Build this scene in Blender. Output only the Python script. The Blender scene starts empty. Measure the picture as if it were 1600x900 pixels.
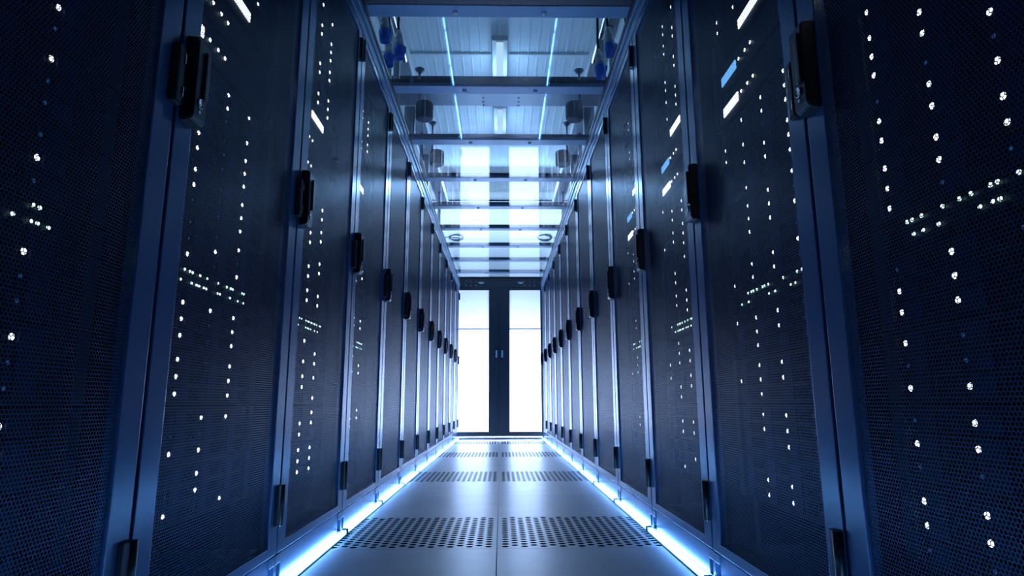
import bpy, bmesh, math, random
from mathutils import Vector, Matrix
random.seed(4)
SC = bpy.context.scene
COL = SC.collection

# ------------------------------------------------------------------ materials
def principled(name, color, rough=.5, metal=0.0, spec=.5, noise=None):
    m = bpy.data.materials.new(name); m.use_nodes = True
    nt = m.node_tree; b = nt.nodes['Principled BSDF']
    b.inputs['Base Color'].default_value = (*color, 1)
    b.inputs['Roughness'].default_value = rough
    b.inputs['Metallic'].default_value = metal
    b.inputs['Specular IOR Level'].default_value = spec
    if noise:
        scale, amt, stretch = noise
        tc = nt.nodes.new('ShaderNodeTexCoord'); mp = nt.nodes.new('ShaderNodeMapping')
        mp.inputs['Scale'].default_value = stretch
        n = nt.nodes.new('ShaderNodeTexNoise'); n.inputs['Scale'].default_value = scale; n.inputs['Detail'].default_value = 5
        r = nt.nodes.new('ShaderNodeMapRange')
        r.inputs['From Min'].default_value = .3; r.inputs['From Max'].default_value = .7
        r.inputs['To Min'].default_value = max(.03, rough - amt); r.inputs['To Max'].default_value = rough + amt
        L = nt.links.new
        L(tc.outputs['Object'], mp.inputs['Vector']); L(mp.outputs['Vector'], n.inputs['Vector'])
        L(n.outputs['Fac'], r.inputs['Value']); L(r.outputs['Result'], b.inputs['Roughness'])
        mx = nt.nodes.new('ShaderNodeMix'); mx.data_type = 'RGBA'
        mx.inputs[6].default_value = (*[c * .86 for c in color], 1); mx.inputs[7].default_value = (*[min(1, c * 1.12) for c in color], 1)
        L(n.outputs['Fac'], mx.inputs[0]); L(mx.outputs[2], b.inputs['Base Color'])
    return m

def emitter(name, color, strength):
    m = bpy.data.materials.new(name); m.use_nodes = True
    nt = m.node_tree; nt.nodes.remove(nt.nodes['Principled BSDF'])
    e = nt.nodes.new('ShaderNodeEmission'); e.inputs['Color'].default_value = (*color, 1); e.inputs['Strength'].default_value = strength
    nt.links.new(e.outputs[0], nt.nodes['Material Output'].inputs['Surface'])
    return m

def glass(name, tint=(.9, .95, .97), base=.04):
    """clear pane: passes light straight through, mirrors more at grazing angles (Schlick)"""
    m = bpy.data.materials.new(name); m.use_nodes = True
    nt = m.node_tree; nt.nodes.remove(nt.nodes['Principled BSDF']); N = nt.nodes.new; L = nt.links.new
    g = N('ShaderNodeNewGeometry')
    dot = N('ShaderNodeVectorMath'); dot.operation = 'DOT_PRODUCT'
    L(g.outputs['Incoming'], dot.inputs[0]); L(g.outputs['Normal'], dot.inputs[1])
    def math_(op, a, b=None):
        n = N('ShaderNodeMath'); n.operation = op
        for i, v in enumerate((a, b)):
            if v is None: continue
            if isinstance(v, (int, float)): n.inputs[i].default_value = v
            else: L(v, n.inputs[i])
        return n.outputs[0]
    c = math_('ABSOLUTE', dot.outputs['Value'])
    p = math_('POWER', math_('SUBTRACT', 1.0, c), 5.0)
    f = math_('ADD', math_('MULTIPLY', p, 1 - base), base)
    t = N('ShaderNodeBsdfTransparent'); t.inputs['Color'].default_value = (*tint, 1)
    gl = N('ShaderNodeBsdfGlossy'); gl.inputs['Roughness'].default_value = .02
    mx = N('ShaderNodeMixShader'); L(f, mx.inputs[0]); L(t.outputs[0], mx.inputs[1]); L(gl.outputs[0], mx.inputs[2])
    L(mx.outputs[0], nt.nodes['Material Output'].inputs['Surface'])
    return m

def hex_mesh(name, color, pitch, open_):
    """sheet steel punched with hexagonal holes"""
    m = principled(name, color, .36, 0.0, .6)
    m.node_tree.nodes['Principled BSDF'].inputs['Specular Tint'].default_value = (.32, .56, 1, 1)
    nt = m.node_tree; N = nt.nodes.new; L = nt.links.new
    b = nt.nodes['Principled BSDF']; out = nt.nodes['Material Output']
    tc = N('ShaderNodeTexCoord'); sp = N('ShaderNodeSeparateXYZ'); L(tc.outputs['Object'], sp.inputs[0])
    cb = N('ShaderNodeCombineXYZ'); L(sp.outputs['Y'], cb.inputs['X']); L(sp.outputs['Z'], cb.inputs['Y'])
    def vm(op, a, b=None, out='Vector'):
        n = N('ShaderNodeVectorMath'); n.operation = op
        for i, v in enumerate((a, b)):
            if v is None: continue
            if isinstance(v, tuple): n.inputs[i].default_value = v
            elif isinstance(v, float): n.inputs['Scale'].default_value = v
            else: L(v, n.inputs[i])
        return n.outputs[out]
    def mm(op, a, b):
        n = N('ShaderNodeMath'); n.operation = op
        for i, v in enumerate((a, b)):
            if isinstance(v, (int, float)): n.inputs[i].default_value = v
            else: L(v, n.inputs[i])
        return n.outputs[0]
    s3 = math.sqrt(3)
    p = vm('SCALE', cb.outputs[0], 1 / pitch)
    p = vm('ADD', p, (2000.0, 1000 * s3, 0.0))
    r = (1.0, s3, 1.0); h = (.5, s3 / 2, 0.0)
    A = vm('SUBTRACT', vm('MODULO', p, r), h)
    B = vm('SUBTRACT', vm('MODULO', vm('SUBTRACT', p, h), r), h)
    la = vm('LENGTH', A, None, 'Value'); lb = vm('LENGTH', B, None, 'Value')
    mixv = N('ShaderNodeMix'); mixv.data_type = 'VECTOR'
    L(mm('LESS_THAN', lb, la), mixv.inputs[0]); L(A, mixv.inputs[4]); L(B, mixv.inputs[5])
    ab = vm('ABSOLUTE', mixv.outputs[1])
    d1 = vm('DOT_PRODUCT', ab, (.5, s3 / 2, 0.0), 'Value')
    sx = N('ShaderNodeSeparateXYZ'); L(ab, sx.inputs[0])
    hd = mm('MAXIMUM', d1, sx.outputs['X'])
    hole = mm('LESS_THAN', hd, .5 * open_)
    tr = N('ShaderNodeBsdfTransparent'); mx = N('ShaderNodeMixShader')
    L(hole, mx.inputs[0]); L(b.outputs[0], mx.inputs[1]); L(tr.outputs[0], mx.inputs[2])
    L(mx.outputs[0], out.inputs['Surface'])
    return m

M = {}
M['paint'] = principled('satin_cabinet_paint', (.055, .125, .25), .25, 0, .9)  # blue cast of the strip light is put into this base colour
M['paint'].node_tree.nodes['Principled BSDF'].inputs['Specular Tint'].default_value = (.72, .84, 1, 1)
M['carcass'] = principled('black_carcass_paint', (.008, .009, .012), .6, 0, .3)
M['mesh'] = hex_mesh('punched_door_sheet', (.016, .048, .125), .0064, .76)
M['black'] = principled('black_plastic', (.014, .016, .02), .38)
M['chrome'] = principled('brushed_chrome', (.55, .57, .6), .25, 1.0)
M['alu'] = principled('anodised_aluminium', (.24, .37, .52), .38, .25, .5, (90, .06, (1, .1, 1)))
M['server'] = principled('server_black', (.005, .005, .007), .6, 0, .25)
M['bay'] = principled('navy_drive_caddy', (.005, .007, .04), .6, 0, .25)
M['ear'] = principled('server_ear_grey', (.022, .025, .033), .55, 0, .3)
M['led'] = emitter('white_status_light', (.86, .93, 1.0), 3.6)
M['led_dim'] = emitter('dim_blue_status_light', (.06, .22, .6), .22)
M['led_green'] = emitter('mint_port_light', (.62, 1.0, .95), 2.6)
M['screen'] = emitter('white_lit_panel', (.85, .92, 1.0), 2.3)
M['screen_blue'] = emitter('blue_lit_panel', (.16, .48, 1.0), 1.5)
M['strip'] = emitter('led_strip_diffuser', (.16, .44, 1.0), 30.0)
M['floor'] = principled('grey_laminate_floor', (.50, .53, .58), .30)
nt = M['floor'].node_tree                     # faint wiped streaks in the laminate
tc = nt.nodes.new('ShaderNodeTexCoord'); n1 = nt.nodes.new('ShaderNodeTexNoise'); mx = nt.nodes.new('ShaderNodeMix'); mx.data_type = 'RGBA'
n1.inputs['Scale'].default_value = 3.2; n1.inputs['Detail'].default_value = 8; n1.inputs['Roughness'].default_value = .62; n1.inputs['Distortion'].default_value = 1.6
mx.inputs[6].default_value = (.36, .40, .46, 1); mx.inputs[7].default_value = (.62, .65, .70, 1)
nt.links.new(tc.outputs['Object'], n1.inputs['Vector']); nt.links.new(n1.outputs['Fac'], mx.inputs[0]); nt.links.new(mx.outputs[2], nt.nodes['Principled BSDF'].inputs['Base Color'])
M['subfloor'] = principled('dark_subfloor', (.010, .012, .018), .8)
M['glass'] = glass('roof_glass')
def frosted(name):
    m = bpy.data.materials.new(name); m.use_nodes = True
    nt = m.node_tree; nt.nodes.remove(nt.nodes['Principled BSDF']); N = nt.nodes.new; L = nt.links.new
    t = N('ShaderNodeBsdfTranslucent'); t.inputs['Color'].default_value = (.86, .90, .92, 1)
    g = N('ShaderNodeBsdfGlossy'); g.inputs['Roughness'].default_value = .15
    mx = N('ShaderNodeMixShader'); mx.inputs[0].default_value = .05
    L(t.outputs[0], mx.inputs[1]); L(g.outputs[0], mx.inputs[2]); L(mx.outputs[0], nt.nodes['Material Output'].inputs['Surface'])
    return m
M['door_glass'] = frosted('frosted_door_glass')
M['door'] = principled('dark_door_frame', (.05, .058, .075), .42)
M['wall'] = principled('white_wall', (.78, .80, .83), .65)
M['tube'] = emitter('lamp_tube', (.55, .78, 1.0), 1.1)
M['lampcase'] = principled('lamp_housing_grey', (.45, .48, .52), .4)
M['plugblue'] = principled('blue_plug_plastic', (.02, .17, .75), .35)
M['pluggrey'] = principled('pale_grey_plug_plastic', (.62, .63, .66), .4)
M['cable'] = principled('black_cable_rubber', (.015, .016, .02), .5)
M['steel'] = principled('galvanised_steel', (.36, .39, .44), .4, .7, .5, (40, .08, (1, 1, 1)))
M['pipe'] = principled('polished_conduit', (.6, .62, .66), .2, 1.0)
M['trunk'] = principled('white_trunking', (.8, .82, .85), .45)
M['screw'] = principled('bright_screw_head', (.85, .87, .9), .3)
M['boxgrey'] = principled('dark_grey_box', (.07, .08, .10), .5)
M['teal'] = principled('led_lit_teal_pull', (.5, .9, .95), .3)  # paleness stands in for the LED light reflected by the pulls
# ribbed ceiling sheet: the ribs are geometry, the sheet itself is plain
M['ceil'] = principled('white_ribbed_sheet', (.70, .76, .80), .5)

# ------------------------------------------------------------------ mesh helpers
class MB:
    def __init__(s): s.bm = bmesh.new(); s.mats = []
    def mi(s, m):
        if m not in s.mats: s.mats.append(m)
        return s.mats.index(m)
    def box(s, lo, hi, m, bev=0):
        b = bmesh.new(); bmesh.ops.create_cube(b, size=1)
        for v in b.verts:
            v.co = Vector([(lo[i] + hi[i]) / 2 + v.co[i] * (hi[i] - lo[i]) for i in range(3)])
        if bev: bmesh.ops.bevel(b, geom=list(b.edges), offset=bev, segments=2, affect='EDGES', profile=.6)
        s.add(b, m); return s
    def prism(s, pts, axis, lo, hi, m, bev=0):
        """outline pts in the two other axes, extruded along axis"""
        b = bmesh.new(); o = [i for i in range(3) if i != axis]
        def P(p, t):
            c = [0, 0, 0]; c[o[0]], c[o[1]] = p; c[axis] = t; return c
        a = [b.verts.new(P(p, lo)) for p in pts]; c = [b.verts.new(P(p, hi)) for p in pts]
        b.faces.new(a); b.faces.new(c[::-1]); n = len(pts)
        for i in range(n): b.faces.new((a[i], c[i], c[(i + 1) % n], a[(i + 1) % n]))
        bmesh.ops.recalc_face_normals(b, faces=b.faces)
        if bev: bmesh.ops.bevel(b, geom=list(b.edges), offset=bev, segments=2, affect='EDGES')
        s.add(b, m); return s
    def cyl(s, p0, p1, r0, m, r1=None, n=16):
        p0, p1 = Vector(p0), Vector(p1); d = p1 - p0
        b = bmesh.new(); bmesh.ops.create_cone(b, cap_ends=True, segments=n, radius1=r0, radius2=r0 if r1 is None else r1, depth=d.length)
        bmesh.ops.transform(b, matrix=Matrix.Translation((p0 + p1) / 2) @ d.to_track_quat('Z', 'Y').to_matrix().to_4x4(), verts=b.verts)
        s.add(b, m, True); return s
    def lathe(s, prof, origin, axis, m, n=20):
        """prof = [(radius, distance along axis)]"""
        q = Vector(axis).to_track_quat('Z', 'Y').to_matrix(); o = Vector(origin); b = bmesh.new(); rings = []
        for r, h in prof:
            rings.append([b.verts.new(o + q @ Vector((r * math.cos(2 * math.pi * i / n), r * math.sin(2 * math.pi * i / n), h))) for i in range(n)])
        for A, B in zip(rings, rings[1:]):
            for i in range(n): b.faces.new((A[i], A[(i + 1) % n], B[(i + 1) % n], B[i]))
        b.faces.new(rings[0][::-1]); b.faces.new(rings[-1])
        s.add(b, m, True); return s
    def tube(s, path, r, m, n=10):
        path = [Vector(p) for p in path]; b = bmesh.new(); rings = []
        for i, p in enumerate(path):
            d = (path[min(i + 1, len(path) - 1)] - path[max(i - 1, 0)]).normalized()
            q = d.to_track_quat('Z', 'Y').to_matrix()
            rings.append([b.verts.new(p + q @ Vector((r * math.cos(2 * math.pi * k / n), r * math.sin(2 * math.pi * k / n), 0))) for k in range(n)])
        for A, B in zip(rings, rings[1:]):
            best = min(range(n), key=lambda j: sum((A[k].co - B[(k + j) % n].co).length for k in range(n)))
            B2 = B[best:] + B[:best]
            for k in range(n): b.faces.new((A[k], A[(k + 1) % n], B2[(k + 1) % n], B2[k]))
            B[:] = B2
        b.faces.new(rings[0][::-1]); b.faces.new(rings[-1])
        bmesh.ops.recalc_face_normals(b, faces=b.faces)
        s.add(b, m, True); return s
    def add(s, b, m, smooth=False):
        i = s.mi(m)
        for f in b.faces: f.material_index = i; f.smooth = smooth and len(f.verts) == 4
        me = bpy.data.meshes.new('t'); b.to_mesh(me); b.free(); s.bm.from_mesh(me); bpy.data.meshes.remove(me)
    def mesh(s, name):
        me = bpy.data.meshes.new(name); s.bm.to_mesh(me); s.bm.free()
        for m in s.mats: me.materials.append(M[m])
        return me
    def build(s, name, parent=None, loc=(0, 0, 0)):
        return link(name, s.mesh(name), parent, loc)

def link(name, data, parent=None, loc=(0, 0, 0)):
    o = bpy.data.objects.new(name, data); COL.objects.link(o); o.location = loc
    if parent: o.parent = parent
    return o
def tag(o, label=None, cat=None, group=None, kind=None):
    for k, v in (('label', label), ('category', cat), ('group', group), ('kind', kind)):
        if v: o[k] = v
    return o
def empty(name, loc, rz=0):
    o = link(name, None, None, loc); o.rotation_euler.z = rz; return o
def copy_tree(o, parent=None):
    c = o.copy(); COL.objects.link(c)
    if parent: c.parent = parent
    for ch in [x for x in o.children]: copy_tree(ch, c)
    return c
ORD = ['nearest', 'second', 'third', 'fourth', 'fifth', 'sixth', 'seventh', 'eighth', 'ninth', 'tenth', 'eleventh', 'twelfth']
NTH = ['first', 'second', 'third', 'fourth', 'fifth', 'sixth', 'seventh', 'eighth', 'ninth', 'tenth', 'eleventh', 'twelfth']

# ------------------------------------------------------------------ layout (metres)
A, B = .5935, .569            # cabinet fronts at x = -A and x = +B
W = .69                       # cabinet pitch
YL, YR = 1.0665, 1.081        # far edge of the nearest cabinet in each row
NC = 12
YE = YR + W * 11              # end of the aisle
RT = 2.045                    # cabinet height
GZ = 2.147                    # underside of the glass roof
SX = -.0147                   # floor seam

# ------------------------------------------------------------------ room shell
X0, X1, Y0, Y1, ZC = -2.6, 2.6, -1.6, 10.6, 4.0
def struct(mb, name, parent=None):
    o = mb.build(name, parent); 
    if not parent: o['kind'] = 'structure'
    return o
f = MB()
perf_rows = [2.195 + 1.8 * i for i in range(4)]
for i in range(-5, 5):
    for j in range(-7, 15):
        x, y = SX + .6 * i, 2.195 + .6 * j
        if j % 3 == 0 and 0 <= j <= 9 and i in (-1, 0): continue
        xa, xb, ya, yb = max(x + .001, X0), min(x + .599, X1), max(y + .001, Y0), min(y + .599, Y1)
        if xb - xa > .01 and yb - ya > .01: f.box((xa, ya, -.035), (xb, yb, 0), 'floor', .0008)
f.box((X0, Y0, -.5), (X1, Y1, -.46), 'subfloor')
struct(f, 'floor')
struct(MB().box((X0 - .1, Y0, -.5), (X0, Y1, ZC), 'wall'), 'wall_left')
struct(MB().box((X1, Y0, -.5), (X1 + .1, Y1, ZC), 'wall'), 'wall_right')
struct(MB().box((X0, Y1, -.5), (X1, Y1 + .1, ZC), 'wall'), 'wall_back')
struct(MB().box((X0, Y0 - .1, -.5), (X1, Y0, ZC), 'carcass'), 'wall_front')
c = MB(); c.box((X0, Y0, ZC + .03), (X1, Y1, ZC + .1), 'ceil')
x = X0 + .04
while x < X1 - .1:                                # narrow ribs running along the aisle
    c.prism([(x, ZC + .0301), (x + .004, ZC + .022), (x + .016, ZC + .022), (x + .020, ZC + .0301)], 1, Y0, Y1, 'ceil'); x += .0975
for y in (1.6, 3.75, 5.9, 8.05):                   # cross battens over the sheet joints
    c.box((X0, y - .03, ZC + .002), (X1, y + .03, ZC + .0295), 'ceil', .004)
struct(c, 'ceiling')
c = MB(); c.box((X0, YE + .085, 2.20), (X1, Y1, 2.26), 'carcass'); struct(c, 'ceiling_lobby_blocker')  # unseen slab added to keep the lobby light out of the upper room

# ------------------------------------------------------------------ perforated floor tiles
def perf_tile():
    s = MB(); bm = s.bm; px = .6 / 18.5; py = .0372; r = .0122; n = 12
    i0 = s.mi('floor'); i1 = s.mi('subfloor'); ncol, nrow = 18, 15
    x0, y0 = .012, .021
    def quad(vs): bm.faces.new([bm.verts.new(v) for v in vs])
    for ci in range(ncol):
        off = py / 2 if ci % 2 else 0
        nr = nrow
        cx = x0 + px * (ci + .5)
        for ri in range(nr):
            cy = y0 + py * (ri + .5) + off - py * .25
            hx, hy = px / 2, py / 2
            ring, sq = [], []
            for k in range(n):
                a = 2 * math.pi * (k + .5) / n; ca, sa = math.cos(a), math.sin(a)
                ring.append((cx + r * ca, cy + r * sa)); t = min(hx / abs(ca), hy / abs(sa)); sq.append((cx + t * ca, cy + t * sa))
            # corners of the cell are added so the square stays square
            for k in range(n):
                k2 = (k + 1) % n
                p = [(*ring[k], 0), (*sq[k], 0)]
                a1, a2 = sq[k], sq[k2]
                if abs(abs(a1[0] - cx) - hx) < 1e-6 and abs(abs(a2[1] - cy) - hy) < 1e-6 and not (abs(abs(a1[1] - cy) - hy) < 1e-6): p.append((a1[0], a2[1], 0))
                elif abs(abs(a1[1] - cy) - hy) < 1e-6 and abs(abs(a2[0] - cx) - hx) < 1e-6 and not (abs(abs(a1[0] - cx) - hx) < 1e-6): p.append((a2[0], a1[1], 0))
                p += [(*sq[k2], 0), (*ring[k2], 0)]
                quad(p)
                quad([(*ring[k2], 0), (*ring[k2], -.03), (*ring[k], -.03), (*ring[k], 0)]); bm.faces.ensure_lookup_table(); bm.faces[-1].material_index = i1  # hole walls coloured dark in place of the shade inside
        # rim above and below the column
        xa, xb = cx - px / 2, cx + px / 2
        ya = y0 + off - py * .25; yb = ya + py * nr
        quad([(xa, .001, 0), (xb, .001, 0), (xb, ya, 0), (xa, ya, 0)])
        quad([(xa, yb, 0), (xb, yb, 0), (xb, .599, 0), (xa, .599, 0)])
    xe = x0 + px * ncol
    quad([(.001, .001, 0), (x0, .001, 0), (x0, .599, 0), (.001, .599, 0)])
    quad([(xe, .001, 0), (.599, .001, 0), (.599, .599, 0), (xe, .599, 0)])
    for (a, b_) in (((.001, .001), (.599, .001)), ((.599, .001), (.599, .599)), ((.599, .599), (.001, .599)), ((.001, .599), (.001, .001))):
        quad([(*a, 0), (*a, -.03), (*b_, -.03), (*b_, 0)])
    return s.mesh('perforated_floor_tile')
pt = perf_tile()
rown = ['nearest the camera', 'in the second row from the camera', 'in the third row from the camera', 'in the far row before the glass doors']
for j, y in enumerate(perf_rows):
    for i, sd in ((-1, 'left'), (0, 'right')):
        o = link('perforated_floor_tile', pt, None, (SX + .6 * i, y, 0))
        if i == -1:
            o.scale.x = -1; o.location.x = SX
        tag(o, f'grey floor tile full of round holes {rown[j]}, {sd} of the seam', 'floor tile', 'perforated floor tiles')

# ------------------------------------------------------------------ cabinets
# local frame: +X out of the door into the aisle, Y along the row (-Y is the handle edge), Z up
hw = W / 2 - .001
def cabinet():
    root = empty('server_cabinet', (0, 0, 0))
    b = MB(); dp = -.92
    for sy in (-1, 1):
        y0, y1 = sorted((sy * hw, sy * (hw - .012)))
        b.box((dp, y0, .085), (-.026, y1, RT), 'carcass')
    b.box((dp, -hw + .012, .085), (-.026, hw - .012, .10), 'carcass'); b.box((dp, -hw + .012, RT - .015), (-.026, hw - .012, RT), 'carcass')
    b.box((dp, -hw + .012, .10), (dp + .012, hw - .012, RT - .015), 'carcass')
    b.build('carcass', root)
    r = MB()
    for sy in (-1, 1):
        y0, y1 = sorted((sy * .262, sy * .296)); r.box((-.115, y0, .101), (-.10, y1, RT - .016), 'carcass')
    r.build('mounting_rail', root)
    # plinth: a flush panel between two slotted corner pieces
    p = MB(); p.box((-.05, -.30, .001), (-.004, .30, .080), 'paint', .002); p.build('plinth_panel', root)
    for sy in (-1, 1):
        q = MB(); y0, y1 = sorted((sy * .302, sy * hw))
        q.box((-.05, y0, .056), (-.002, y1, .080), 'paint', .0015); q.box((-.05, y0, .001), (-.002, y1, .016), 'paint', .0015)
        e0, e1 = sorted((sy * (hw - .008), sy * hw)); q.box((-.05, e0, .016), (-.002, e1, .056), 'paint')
        q.box((-.05, y0, .016), (-.03, y1, .056), 'carcass')
        q.build('plinth_corner', root)
    # door: frame of four folded rails, the punched sheet set in
    d = MB(); dw = hw - .004; z0, z1 = .085, RT - .004
    for sy in (-1, 1):
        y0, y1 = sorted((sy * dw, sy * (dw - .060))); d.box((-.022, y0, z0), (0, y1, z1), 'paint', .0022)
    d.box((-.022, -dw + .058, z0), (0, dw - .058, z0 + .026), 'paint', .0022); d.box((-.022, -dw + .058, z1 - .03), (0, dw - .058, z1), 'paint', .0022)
    door = d.build('door', root)
    s = MB(); s.prism([(-dw + .058, z0 + .024), (dw - .058, z0 + .024), (dw - .058, z1 - .028), (-dw + .058, z1 - .028)], 0, -.0062, -.005, 'mesh')
    bmesh.ops.delete(s.bm, geom=[f for f in s.bm.faces if f.normal.x < .5], context='FACES')
    sheet = s.build('mesh_panel', door); tag(sheet, 'black steel sheet punched with small hexagonal holes')
    # swing handle near the -Y edge: tapered body with a raised grip and lock
    h = MB(); y0 = -dw + .010
    h.prism([(0.0005, .990), (.021, .9935), (.026, .999), (.026, 1.152), (.021, 1.158), (.0005, 1.160)], 1, y0, y0 + .046, 'black', .0018)
    h.box((.0255, y0 + .024, 1.042), (.031, y0 + .040, 1.138), 'black', .003)
    hd = h.build('handle', door); tag(hd, 'black swing handle')
    l = MB(); l.lathe([(.010, 0), (.010, .002), (.008, .003), (.008, .0022), (.003, .0022)], (.0262, y0 + .020, 1.030), (1, 0, 0), 'chrome')
    l.box((.0262, y0 + .017, 1.010), (.0275, y0 + .023, 1.016), 'chrome')
    tag(l.build('lock', door), 'round chrome lock')
    # hinges on the +Y edge, low and high: barrel with its leaf
    for za, zb, lab in ((.160, .262, None), (1.905, 2.0, None)):
        g = MB(); g.box((.0005, dw - .030, za), (.010, dw - .012, zb), 'black', .002); g.cyl((.008, dw - .004, za), (.008, dw - .004, zb), .0085, 'black')
        g.cyl((.008, dw - .004, za - .003), (.008, dw - .004, za), .006, 'chrome')
        g.build('hinge', door)
    # latch keeper beside the next cabinet's handle
    k = MB(); k.box((.0005, dw - .026, 1.005), (.016, dw - .002, 1.118), 'black', .004); k.box((.016, dw - .008, 1.02), (.018, dw - .005, 1.04), 'chrome'); k.box((.016, dw - .008, 1.085), (.018, dw - .005, 1.105), 'chrome')
    k.build('latch_keeper', door)
    return root
proto = cabinet()
cabs = {}
for side in 'LR':
    for k in range(NC):
        o = proto if not cabs else copy_tree(proto)
        yc = (YL if side == 'L' else YR) - W / 2 + W * k
        o.location = (-A if side == 'L' else B, yc, 0)
        o.rotation_euler.z = 0 if side == 'L' else math.pi
        sn = 'left' if side == 'L' else 'right'
        if k == 0: lab = f'tall black server cabinet with punched door, nearest the camera on the {sn}'
        elif k == NC - 1: lab = f'tall black server cabinet beside the glass doors, last in the {sn} row'
        else: lab = f'tall black server cabinet with punched door, {ORD[k]} from the camera on the {sn}'
        tag(o, lab, 'server cabinet', f'server cabinets along the aisle')
        cabs[side, k] = o

# ------------------------------------------------------------------ equipment in the cabinets
FX = -.07                                   # equipment fronts behind the door
ZS = [.2914, .4106, .5298, .649, .822, .9412, 1.0604, 1.1796, 1.5829, 1.7022, 1.8214, 1.9406]
ON = {
 'R0': {0: '00011011', 1: '011011', 2: '002021', 3: '0110112021', 4: '00010210111220', 5: '021011202122', 6: '0010112021', 7: '20'},
 'L0': {1: '0313', 2: '03', 3: '03', 4: '13', 5: '03', 6: '13', 7: '0322', 0: '02'},
 'L1': {0: '02122123', 1: '02032122', 2: '010311132123', 3: '01020311132123', 4: '03122123', 5: '0103111323', 6: '0311132123', 7: '0203041223', 8: '23'},
 'L2': {0: '020312132223', 1: '03121322', 2: '02031223', 3: '02132223', 4: '02031213', 5: '03121322', 6: '03121322', 7: '02121323', 8: '0312132223', 9: '03121322', 10: '0203121323', 11: '1213'},
 'R1': {0: '11122122', 1: '0102111222', 2: '010210111221', 3: '000102111221', 4: '111213202122', 5: '0102031112212223', 6: '01020312132123', 7: '010203101213202123', 8: '102021'},
 'R2': {0: '1221', 1: '11122122', 2: '0002111221', 3: '011112202122', 4: '0102111222', 5: '021121', 6: '010210111222', 7: '0011122122', 8: '0102122122', 9: '02111221', 10: '01021112', 11: '111221'},
}
ON['L3'] = {i: ON['L2'][i] for i in (1, 3, 4, 6, 7, 9, 10)}
ON['R3'] = {i: ON['R2'][i] for i in (1, 3, 4, 6, 7, 9, 10)}
SH = .0575                                  # half height of a drive server
RP = .0349
def chassis_mesh(hh):
    s = MB()
    s.box((FX - .60, -.222, -hh), (FX - .012, .222, hh), 'server')
    for z in (-hh, hh - .006): s.box((FX - .012, -.256, z), (FX - .002, .256, z + .006), 'server')
    return s
def ears(s, hh):
    for sy in (-1, 1):
        y0, y1 = sorted((sy * .258, sy * .292)); s.box((FX - .012, y0, -hh), (FX + .004, y1, hh), 'ear', .002)
    return s
me_ch = ears(chassis_mesh(SH), SH).mesh('chassis')
def bay_mb(s, y0, zc):
    s.box((FX - .011, y0 + .002, zc - .0165), (FX - .001, y0 + .1235, zc + .0165), 'server', .001)
    s.box((FX - .001, y0 + .018, zc - .0150), (FX + .003, y0 + .062, zc + .0150), 'bay', .001)          # release latch
    for i in range(5): s.box((FX - .001, y0 + .070 + i * .010, zc - .012), (FX + .0012, y0 + .075 + i * .010, zc + .012), 'server')   # grille bars
    return s
me_bay = bay_mb(MB(), 0, 0).mesh('drive_bay')
sb = MB()
ears(sb, SH)
sb.box((FX - .60, -.222, -SH), (FX - .012, .222, SH), 'server')
for c_ in range(4):
    for r_ in range(3): bay_mb(sb, -.249 + .1245 * c_, RP * (1 - r_))
me_srv_small = sb.mesh('drive_server')
def dot(m, r):
    s = MB(); s.lathe([(r, 0), (r * .92, r * .2), (r * .55, r * .42), (r * .1, r * .5)], (FX - .001, 0, 0), (1, 0, 0), m, 10); return s.mesh('status_light')
me_led, me_dim, me_led_far = dot('led', .0050), dot('led_dim', .0034), dot('led', .0064)
LY = .009                                   # lamp offset inside its bay
def base_xf(o, side, k, z):
    c = cabs[side, k]; o.location = (c.location.x, c.location.y, z); o.rotation_euler.z = c.rotation_euler.z
def where(side, k): return f"{ORD[k]} {'left' if side == 'L' else 'right'} cabinet" if k else f"nearest {'left' if side == 'L' else 'right'} cabinet"
WORDN = ['no', 'one', 'two', 'three', 'four', 'five', 'six', 'seven', 'eight', 'nine']
shelf = {}
for side in 'LR':
    for k in range(4):
        on = ON[f'{side}{k}']
        for i, z in enumerate(ZS):
            lit = set((int(a), int(b)) for a, b in zip(on.get(i, '')[0::2], on.get(i, '')[1::2]) if int(b) < 4)
            nm = WORDN[len(lit)]
            lab = f"black drive server with {nm} lit dot{'' if len(lit) == 1 else 's'}, {NTH[i]} up in the {where(side, k)}"
            if k < 2:
                t = empty('drive_server', (0, 0, 0)); link('chassis', me_ch, t)
                for c_ in range(4):
                    for r_ in range(3):
                        bay = link('drive_bay', me_bay, t, (0, -.249 + .1245 * c_, RP * (1 - r_)))
                        link('status_light', me_led if (r_, c_) in lit else me_dim, bay, (0, LY, 0))
            else:
                t = link('drive_server', me_srv_small)
                for r_, c_ in lit: link('status_light', me_led_far, t, (0, -.249 + .1245 * c_ + LY, RP * (1 - r_)))
            base_xf(t, side, k, z); tag(t, lab, 'server', 'drive servers in the cabinets')
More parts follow.
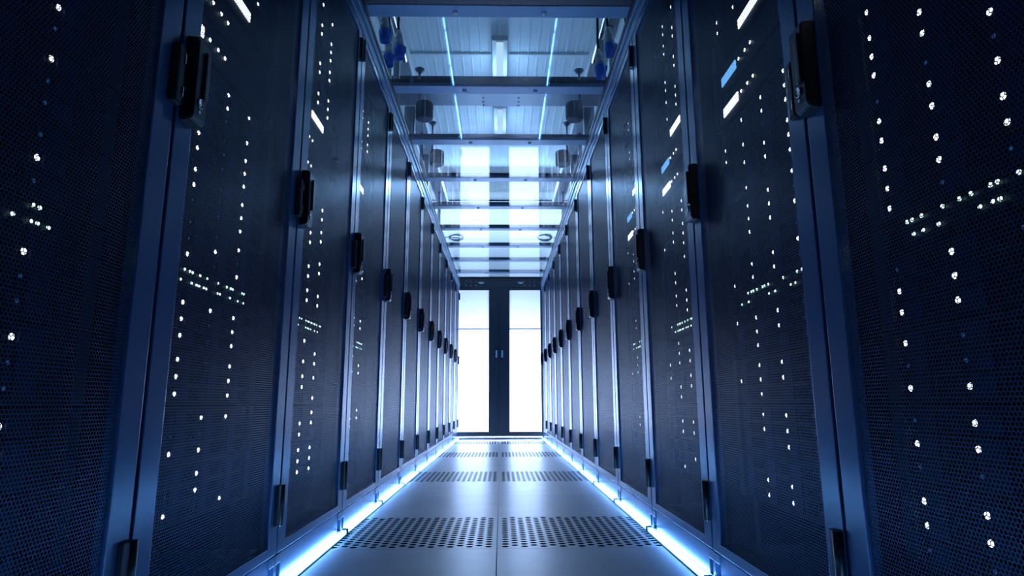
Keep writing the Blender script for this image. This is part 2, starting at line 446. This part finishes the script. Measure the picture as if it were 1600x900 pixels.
# network switch with two rows of port lights
sw = MB(); sw.box((FX - .35, -.222, -.024), (FX - .004, .222, .024), 'server', .002); ears(sw, .024)
for r_ in (-1, 1):
    for i in range(12): sw.box((FX - .004, -.205 + i * .034, r_ * .0115 - .008), (FX - .0005, -.205 + i * .034 + .024, r_ * .0115 + .004), 'carcass', .001)
me_sw = sw.mesh('faceplate')
pl = MB(); pl.lathe([(.0034, 0), (.003, .0016), (.0006, .0024)], (FX - .001, 0, 0), (1, 0, 0), 'led_green', 8); me_pl = pl.mesh('port_light')
for side in 'LR':
    for k in range(4):
        t = empty('network_switch', (0, 0, 0)); base_xf(t, side, k, .7325)
        link('faceplate', me_sw, t)
        rr = random.Random(hash((ord(side), k)) % 1000 + 3)
        for r_ in (-1, 1):
            for i in range(12):
                for dy in (.004, .016):
                    if rr.random() < (.62 if r_ > 0 else .45): link('port_light', me_pl, t, (0, -.205 + i * .034 + dy, r_ * .0115 + .0085))
        tag(t, f"slim network switch with two dotted rows of port lights in the {where(side, k)}", 'network switch', 'network switches in the cabinets')
# three units with a lit panel each
def panel_unit():
    t = empty('panel_server', (0, 0, 0))
    s = MB(); s.box((FX - .5, -.222, -.040), (FX - .004, .222, .040), 'server', .002); ears(s, .040); s.build('chassis', t)
    return t
pp = panel_unit()
SPEC = [(1.4795, 'screen', {'L': (-.045, .095), 'R': (-.094, .034)}, 'upper white', ()),
        (1.3855, 'screen_blue', {'L': (-.238, -.131), 'R': (-.238, -.131)}, 'pale blue', (-.104, -.062, -.026)),
        (1.2915, 'screen', {'L': (-.238, -.131), 'R': (-.238, -.131)}, 'lower white', (-.104, -.062, -.026))]
first = True
for side in 'LR':
    for k in range(4):
        for z, m, yy, nm, dots in SPEC:
            t = pp if first else copy_tree(pp); first = False
            base_xf(t, side, k, z)
            y0, y1 = yy[side]
            s = MB(); s.box((FX - .004, y0, -.013), (FX - .0005, y1, .013), m, .001)
            tag(s.build('lit_panel', t), f'{nm} lit panel')
            for y in dots: link('status_light', me_led, t, (0, y, 0))
            tag(t, f"slim server with {nm} lit panel in the {where(side, k)}", 'server', 'lit panel servers in the cabinets')
            if first is False and len(pp.children) > 1 and t is pp:
                # keep the copied source to chassis only
                keep = [c for c in pp.children]
                pp2 = empty('panel_server', (0, 0, 0)); link('chassis', keep[0].data, pp2); pp_used = pp; pp = pp2
for c in list(pp.children): bpy.data.objects.remove(c)
bpy.data.objects.remove(pp)
# slide rails under the equipment, part of each cabinet
sl = MB()
for z, hh in [(z, SH) for z in ZS] + [(.7325, .024)] + [(q[0], .04) for q in SPEC]:
    for sy in (-1, 1):
        y0, y1 = sorted((sy * .224, sy * .261)); sl.box((FX - .55, y0, z - hh - .0012), (FX - .05, y1, z - hh - .0002), 'carcass')
me_sl = sl.mesh('slide_rails')
for side in 'LR':
    for k in range(4): link('slide_rails', me_sl, cabs[side, k])

# ------------------------------------------------------------------ LED strips along the plinths
s = MB(); L_ = .655
pts = [(0, 0)] + [(.019 * math.sin(a) if a else 0, .015 * (1 - math.cos(a))) for a in ()]
s.prism([(.003, .0035), (.018, .0035), (.0175, .009), (.012, .0135), (.005, .0145)], 1, -L_ / 2, L_ / 2, 'strip', .001)
me_diff = s.mesh('diffuser')
s = MB(); s.box((.001, -L_ / 2 - .004, .0003), (.024, L_ / 2 + .004, .0033), 'alu'); me_base = s.mesh('strip_base')
s = MB(); s.box((.001, -.005, .0004), (.024, .005, .018), 'pluggrey', .002); me_cap = s.mesh('end_cap')
for side in 'LR':
    for k in range(0, NC):
        yc = (YL if side == 'L' else YR) + W * (k - .5)
        t = empty('light_strip', (-A if side == 'L' else B, yc, 0), 0 if side == 'L' else math.pi)
        link('diffuser', me_diff, t); link('strip_base', me_base, t)
        for sy in (-1, 1): link('end_cap', me_cap, t, (0, sy * (L_ / 2 + .006), 0))
        tag(t, f"glowing white floor light strip at the foot of the {where(side, k)}", 'light strip', 'light strips along the aisle floor')

# ------------------------------------------------------------------ roof of the aisle
for side, xs, sgn, ya, yb in (('left', -A, 1, YL - W, YE), ('right', B, -1, YR - W, YE)):
    t = empty('roof_rail', (xs, 0, 0), 0 if sgn > 0 else math.pi)
    y0, y1 = (ya, yb) if sgn > 0 else (-yb, -ya)
    r = MB(); r.box((-.10, y0, RT + .001), (.004, y1, RT + .046), 'alu', .003); r.box((-.10, y0, RT + .052), (.012, y1, GZ - .001), 'alu', .003); r.box((-.095, y0, RT + .046), (-.004, y1, RT + .052), 'black')
    r.build('profile', t)
    g = MB(); g.box((.0125, y0, GZ - .022), (.0165, y1, GZ - .003), 'black'); g.build('gasket', t)
    tag(t, f'long aluminium rail under the glass roof on top of the {side} cabinets', 'roof rail', 'roof rails')
bars = [YL + W * k for k in range(-1, 11)]
GX0, GX1 = -A - .04, B + .04
BW, BH = .042, .040
bn = 'glass roof crossbar'
def crossbar():
    t = empty('roof_crossbar', (0, 0, 0))
    b = MB(); b.box((GX0, -BW, GZ), (GX1, BW, GZ + BH), 'alu', .003)
    b.box((GX0 + .01, -BW - .004, GZ + .020), (GX1 - .01, -BW + .001, GZ + BH - .002), 'boxgrey')  # dark strip paints in the shade on the front face
    b.build('beam', t)
    for x in (-.20, .185):
        q = MB(); q.lathe([(.0115, 0), (.0115, .003), (.008, .0065), (.003, .007)], (x, .006, GZ - .0002), (0, 0, -1), 'screw', 14); tag(q.build('screw', t), 'round bright button screw')
    return t
cb = crossbar()
vis = 0
for i, y in enumerate(bars):
    if y < 1.5: continue
    t = cb if vis == 0 else copy_tree(cb)
    t.location.y = y
    lab = 'metal crossbar of the glass roof, nearest the camera at the top edge' if vis == 1 else (
        'metal crossbar of the glass roof overhead, just behind the camera view' if vis == 0 else
        f'metal crossbar of the glass roof, {NTH[vis - 1]} from the camera')
    tag(t, lab, 'crossbar', 'glass roof crossbars'); vis += 1
ys = [y for y in bars if y > 1.5] + [YE + .012]
for i, (ya, yb) in enumerate(zip(ys, ys[1:])):
    if i == 0:
        g = MB(); g.box((GX0 + .005, -.30, GZ + .0005), (GX1 - .005, ya - BW - .006, GZ + .03), 'door', .002); g.box((GX0 + .005, ya + BW + .006, GZ + .0005), (GX1 - .005, yb - BW - .006, GZ + .03), 'door', .002)  # stretch over the camera is unseen, added to keep light off near cabinets
        tag(g.build('ceiling_panel_and_blocker'), 'dark steel roof panel at the top edge, with an unseen added light-blocking stretch', 'roof panel'); continue
    g = MB(); g.box((GX0 + .005, ya + BW + .006, GZ + .0005), (GX1 - .005, yb - BW - .006, GZ + .0085), 'glass')
    o = g.build('ceiling_glass_pane')
    lab = ('clear roof pane against the black door header' if i == len(ys) - 2 else
           f"clear roof pane showing reflected lights, between the {NTH[i - 1]} and {NTH[i]} crossbars")
    tag(o, lab, 'glass pane', 'glass roof panes')

# ------------------------------------------------------------------ end doors
YD = YE + .016
def leaf(name, x0, x1, g0, g1, hx, label):
    z0, z1, gz0, gz1 = .034, 2.085, .097, 2.052
    d = MB()
    d.box((x0, YD, z0), (g0, YD + .04, z1), 'door', .002); d.box((g1, YD, z0), (x1, YD + .04, z1), 'door', .002)
    d.box((g0 - .001, YD + .0005, z0), (g1 + .001, YD + .04, gz0), 'door', .002); d.box((g0 - .001, YD + .0005, gz1), (g1 + .001, YD + .04, z1), 'door', .002)
    root = d.build(name); tag(root, label, 'door', None, 'structure')
    if x0 < -.5: d = MB().box((x1 - .02, YD + .0405, z0), (x1 + .022, YD + .048, z1), 'door', .002); d.build('meeting_strip', root)
    p = MB(); p.box((g0 - .004, YD + .016, gz0 - .004), (g1 + .004, YD + .022, gz1 + .004), 'door_glass')
    bmesh.ops.delete(p.bm, geom=[f_ for f_ in p.bm.faces if f_.normal.y > .5], context='FACES'); p.build('glass_pane', root)
    b = MB(); b.box((g0 - .002, YD + .004, 1.494), (g1 + .002, YD + .015, 1.508), 'alu', .001); b.build('glazing_bar', root)
    h = MB(); h.prism([(hx - .016, 1.085), (hx + .016, 1.085), (hx + .02, 1.095), (hx + .02, 1.205), (hx + .016, 1.215), (hx - .016, 1.215), (hx - .02, 1.205), (hx - .02, 1.095)], 1, YD - .004, YD - .0003, 'black', .0008)
    h.box((hx - .012, YD - .016, 1.10), (hx + .012, YD - .004, 1.20), 'teal', .003)
    tag(h.build('pull_handle', root), 'teal pull handle with LED reflection in its colour')
    return root
leaf('door_1', -.70, -.0315, -.628, -.174, -.068, 'left leaf of the glazed double door at the aisle end')
leaf('door_2', -.0285, .615, .115, .549, .012, 'right leaf of the glazed double door at the aisle end')
h = MB(); h.box((-.72, YD - .004, 2.088), (.70, YD + .06, 2.144), 'door', .003); h.box((-.72, YD + .006, 2.144), (.70, YD + .06, 2.215), 'door', .003)
h.box((-.58, YD - .010, 2.138), (.556, YD + .004, 2.144), 'door', .001)
hd = struct(h, 'trim_1')
for x in (-.50, -.43, -.36, .33, .40, .47):
    q = MB(); q.lathe([(.0065, 0), (.0065, .002), (.003, .004)], (x, YD - .0042, 2.118), (0, -1, 0), 'screw', 10); q.build('screw', hd)
for x in (-.285, .275):
    q = MB(); q.prism([(x - .045, 2.170), (x + .045, 2.170), (x + .035, 2.150), (x + .012, 2.146), (x + .008, 2.137), (x - .008, 2.137), (x - .012, 2.146), (x - .035, 2.150)], 1, YD - .012, YD + .0055, 'screw', .002); q.build('clip', hd)
th = MB(); th.box((-.72, YD - .02, .0005), (.70, YD + .07, .022), 'alu', .003)
tho = struct(th, 'trim_2')
for x in (.18, .30): 
    q = MB(); q.lathe([(.009, 0), (.009, .004), (.004, .009)], (x, YD - .008, .0222), (0, 0, 1), 'chrome', 12); q.build('stud', tho)
jm = MB(); jm.box((.556, YD - .012, .022), (.62, YD - .002, 2.087), 'door', .002); struct(jm, 'trim_3')

# ------------------------------------------------------------------ services above the roof
def batten(y0, y1, label):
    t = empty('ceiling_lamp', (-.015, (y0 + y1) / 2, ZC)); h_ = (y1 - y0) / 2
    b = MB(); b.prism([(-.075, -.10), (-.085, -.055), (-.05, -.045), (.05, -.045), (.085, -.055), (.075, -.10)], 1, -h_, h_, 'lampcase', .004); b.build('housing', t)
    q = MB(); q.prism([(-.036, -.1005), (-.03, -.125), (.03, -.125), (.036, -.1005)], 1, -h_ + .03, h_ - .03, 'tube', .004); q.build('lamp_cover', t)
    for sy in (-1, 1):
        m = MB(); m.cyl((0, sy * h_ * .6, -.046), (0, sy * h_ * .6, -.001), .008, 'steel'); m.build('hanger', t)
    tag(t, label, 'ceiling lamp', 'tube lamps on the room ceiling')
batten(5.45, 6.6, 'tube lamp on the room ceiling above the first crossbars, nearer of two')
batten(6.85, 7.85, 'tube lamp on the room ceiling, farther of two, beyond the steel tray')
# steel tray crossing above the second crossbar
t = empty('ceiling_beam_tray', (0, 4.46, 2.9))
b = MB(); b.box((-2.55, 0, 0), (2.55, .35, .004), 'steel'); b.box((-2.55, 0, .0045), (2.55, .004, .07), 'boxgrey'); b.box((-2.55, .346, .0045), (2.55, .35, .07), 'steel'); b.build('tray', t)  # front lip coloured dark to stand in for its shaded side
q = MB()
q.box((-.16, -.004, -.004), (.155, .352, -.0002), 'steel', .001); sp = q.build('splice_plate', t)
q = MB()
for x in (-.145, .14):
    for y in (.06, .13, .20, .27, .33): q.lathe([(.008, 0), (.008, .004), (.004, .006)], (x, y, -.004), (0, 0, -1), 'black', 8)
q.build('bolts', t)
tag(t, 'wide steel tray crossing above the glass roof behind the second crossbar', 'cable tray')
for side, sg in (('left', -1), ('right', 1)):
    e = A if sg < 0 else B
    p = MB(); x = sg * (e + .115); p.tube([(x, y, 2.95) for y in (2.2, 4.2)], .022, 'pipe', 14)
    t = empty('conduit_pipe', (0, 0, 0)); p.build('tube', t)
    for y in (2.5, 3.9):
        q = MB(); q.box((x - .02, y - .012, GZ + .002), (x + .02, y + .012, 2.927), 'steel', .002); q.build('bracket', t)
    tag(t, f'shiny conduit pipe running above the {side} cabinets', 'pipe', 'conduit pipes above the cabinets')
    p = MB(); x = sg * (e + .155)
    t = empty('cable_trunking', (0, 0, 0)); x0, x1 = sorted((x, x + sg * .14)); p.box((x0, 2.0, 3.20), (x1, 8.5, 3.30), 'trunk', .004); p.build('channel', t)
    p = MB(); p.box((x0 - .003, 2.0, 3.301), (x1 + .003, 8.5, 3.308), 'trunk', .002); p.build('lid', t)
    for y in (2.3, 4.15, 6.0, 7.8):
        q = MB(); q.box((x0 + .06, y - .015, RT + .001), (x1 - .04, y + .015, 3.1995), 'steel', .002); q.build('post', t)
    tag(t, f'white cable trunking running above the {side} cabinets', 'cable trunking', 'white trunking above the cabinets')
    for y, lab in ((4.12, 'nearer'), (4.98, 'farther')):
        t = empty('junction_drum', (sg * (e - .05), y, GZ + .3)); q = MB()
        q.lathe([(.055, 0), (.062, .008), (.062, .11), (.058, .12), (.03, .125)], (0, 0, 0), (0, 0, 1), 'boxgrey', 24); q.build('drum', t)
        q = MB(); q.cyl((sg * .04, 0, .126), (sg * .04, 0, .36), .008, 'steel'); q.lathe([(.02, 0), (.035, .02), (.035, .024)], (sg * .04, 0, .36), (0, 0, 1), 'steel', 14); q.build('pole', t)
        q = MB(); x0, x1 = sorted((sg * .064, sg * .14)); q.box((x0, -.02, -.299), (x1, .02, .09), 'steel', .003); q.build('arm_bracket', t)
        tag(t, f'dark round junction drum above the {side} roof rail, {lab} of two', 'junction box', 'junction drums above the rails')
# blue plugs hanging from black cables
def plug(x, y, z, tilt, label, top):
    ax = Vector((math.sin(tilt[0]), math.sin(tilt[1]), -1)).normalized()
    t = empty('hanging_plug', (x, y, z)); 
    q = MB(); q.lathe([(.010, -.012), (.013, .0), (.019, .008), (.022, .03), (.0225, .045), (.021, .046), (.023, .048), (.024, .083)], (0, 0, 0), ax, 'pluggrey', 20); q.build('grip', t)
    q = MB(); q.lathe([(.029, .084), (.031, .09), (.031, .120), (.028, .124), (.027, .150), (.021, .151), (.021, .125)], (0, 0, 0), ax, 'plugblue', 20)
    q.box(tuple(ax * .10 + Vector((.024, -.012, -.014))), tuple(ax * .10 + Vector((.036, .012, .014))), 'plugblue', .003)
    tag(q.build('collar', t), 'blue plug collar')
    q = MB(); q.tube([Vector(p) - Vector((x, y, z)) for p in top] + [-ax * .05, -ax * .012], .0075, 'cable'); q.build('cable', t)
    tag(t, label, 'plug', 'blue plugs hanging above the cabinets')
plug(-.612, 2.96, 2.475, (.05, .05), 'grey and blue plug hanging top left against the rail, uppermost of three', [(-.63, 2.95, 2.78), (-.62, 2.95, 2.64)])
plug(-.556, 3.08, 2.45, (.08, .0), 'grey and blue plug hanging top left, innermost of three', [(-.56, 3.09, 2.78), (-.556, 3.08, 2.60)])
plug(-.630, 3.20, 2.475, (.02, .0), 'grey and blue plug hanging top left, lowest of three', [(-.64, 3.2, 2.82), (-.635, 3.2, 2.64)])
plug(.560, 2.96, 2.40, (.08, .0), 'grey and blue plug hanging top right below a cable loop, upper of two', [(.565, 2.96, 2.74), (.56, 2.96, 2.58)])
plug(.525, 3.07, 2.34, (.07, .0), 'grey and blue plug hanging top right below a cable loop, lower of two', [(.53, 3.07, 2.74), (.525, 3.07, 2.55)])
for q_, (cx, cy, cz, rr, lab) in enumerate([(.565, 2.84, 2.48, .055, 'black coiled cable looped above the right plugs'), (-.525, 7.05, 2.38, .075, 'grey coiled cable above the left rail near the far end'), (.505, 7.05, 2.38, .075, 'grey coiled cable above the right rail near the far end')]):
    q = MB(); path = []
    for i in range(61):
        a = 2 * math.pi * i / 20; r_ = rr * (1 + .12 * math.sin(i * .7)); path.append((cx + r_ * math.cos(a), cy + .0011 * i - .03 + .03 * math.sin(a), cz + r_ * .55 * math.sin(a)))
    e = B if cx > 0 else -A
    path += [(e + (.06 if cx > 0 else -.06), cy + .06, cz + .02), (e + (.11 if cx > 0 else -.11), cy + .08, RT + .12)]
    q.tube(path, .007, 'cable' if q_ == 0 else 'steel', 8)
    tag(q.build('hanging_cable_coil'), lab, 'cable')

# ------------------------------------------------------------------ lights
def area(name, loc, rot, sx, sy, power, color):
    l = bpy.data.lights.new(name, 'AREA'); l.shape = 'RECTANGLE'; l.size = sx; l.size_y = sy; l.energy = power; l.color = color
    o = bpy.data.objects.new(name, l); COL.objects.link(o); o.location = loc; o.rotation_euler = rot; return o
# bright low light in the lobby, behind the frosted doors
area('lobby_light', (0, 9.6, .36), (math.radians(-90), 0, 0), 1.8, .6, 215, (.46, .62, 1.0))
# ceiling lamps behind the doors, shining back over the glass roof
area('back_ceiling_light', (0, 9.3, 3.85), (math.radians(-35), 0, 0), 2.4, .25, 90, (.32, .58, 1.0))
area('back_wall_light', (0, 9.95, 3.88), (math.radians(35), 0, 0), 4.2, .2, 70, (.5, .7, 1.0))
# tube lamps over the aisle, plus unseen side lights added to brighten the ceiling
for x, y in ((-.015, 6.0), (-.015, 7.35), (-1.8, 3.0), (1.8, 3.0), (-1.8, 6.0), (1.8, 6.0)):
    l = bpy.data.lights.new('room_lamp_and_fill', 'POINT'); l.energy = 9; l.color = (.36, .64, 1.0); l.shadow_soft_size = .12
    o = bpy.data.objects.new('room_lamp_and_fill', l); COL.objects.link(o); o.location = (x, y, ZC - (.22 if abs(x) < 1 else .5))
w = bpy.data.worlds.new('World'); SC.world = w; w.use_nodes = True
w.node_tree.nodes['Background'].inputs['Color'].default_value = (.002, .004, .01, 1)

# ------------------------------------------------------------------ camera
F, PI_, YA, RO = 974.6, .1831, .0174, -.0034
cy, sy_, cp, sp_ = math.cos(YA), math.sin(YA), math.cos(PI_), math.sin(PI_)
fw = Vector((sy_ * cp, cy * cp, sp_)); r = Vector((cy, -sy_, 0)); u = r.cross(fw)
r2 = r * math.cos(RO) + u * math.sin(RO); u2 = -r * math.sin(RO) + u * math.cos(RO)
cam = bpy.data.cameras.new('camera'); co = bpy.data.objects.new('camera', cam); COL.objects.link(co)
cam.sensor_width = 36; cam.lens = F / 1600 * 36; cam.clip_start = .02
mw = Matrix((r2, u2, -fw)).transposed().to_4x4(); mw.translation = (0, 0, .4735); co.matrix_world = mw
SC.camera = co
SC.view_settings.view_transform = 'Standard'; SC.view_settings.look = 'None'; SC.view_settings.gamma = 1
SC.view_settings.use_curve_mapping = False; SC.view_settings.exposure = 0
cy_ = SC.cycles
cy_.max_bounces = 8; cy_.transparent_max_bounces = 24; cy_.diffuse_bounces = 4; cy_.glossy_bounces = 5
cy_.caustics_reflective = True; cy_.sample_clamp_indirect = 5.0
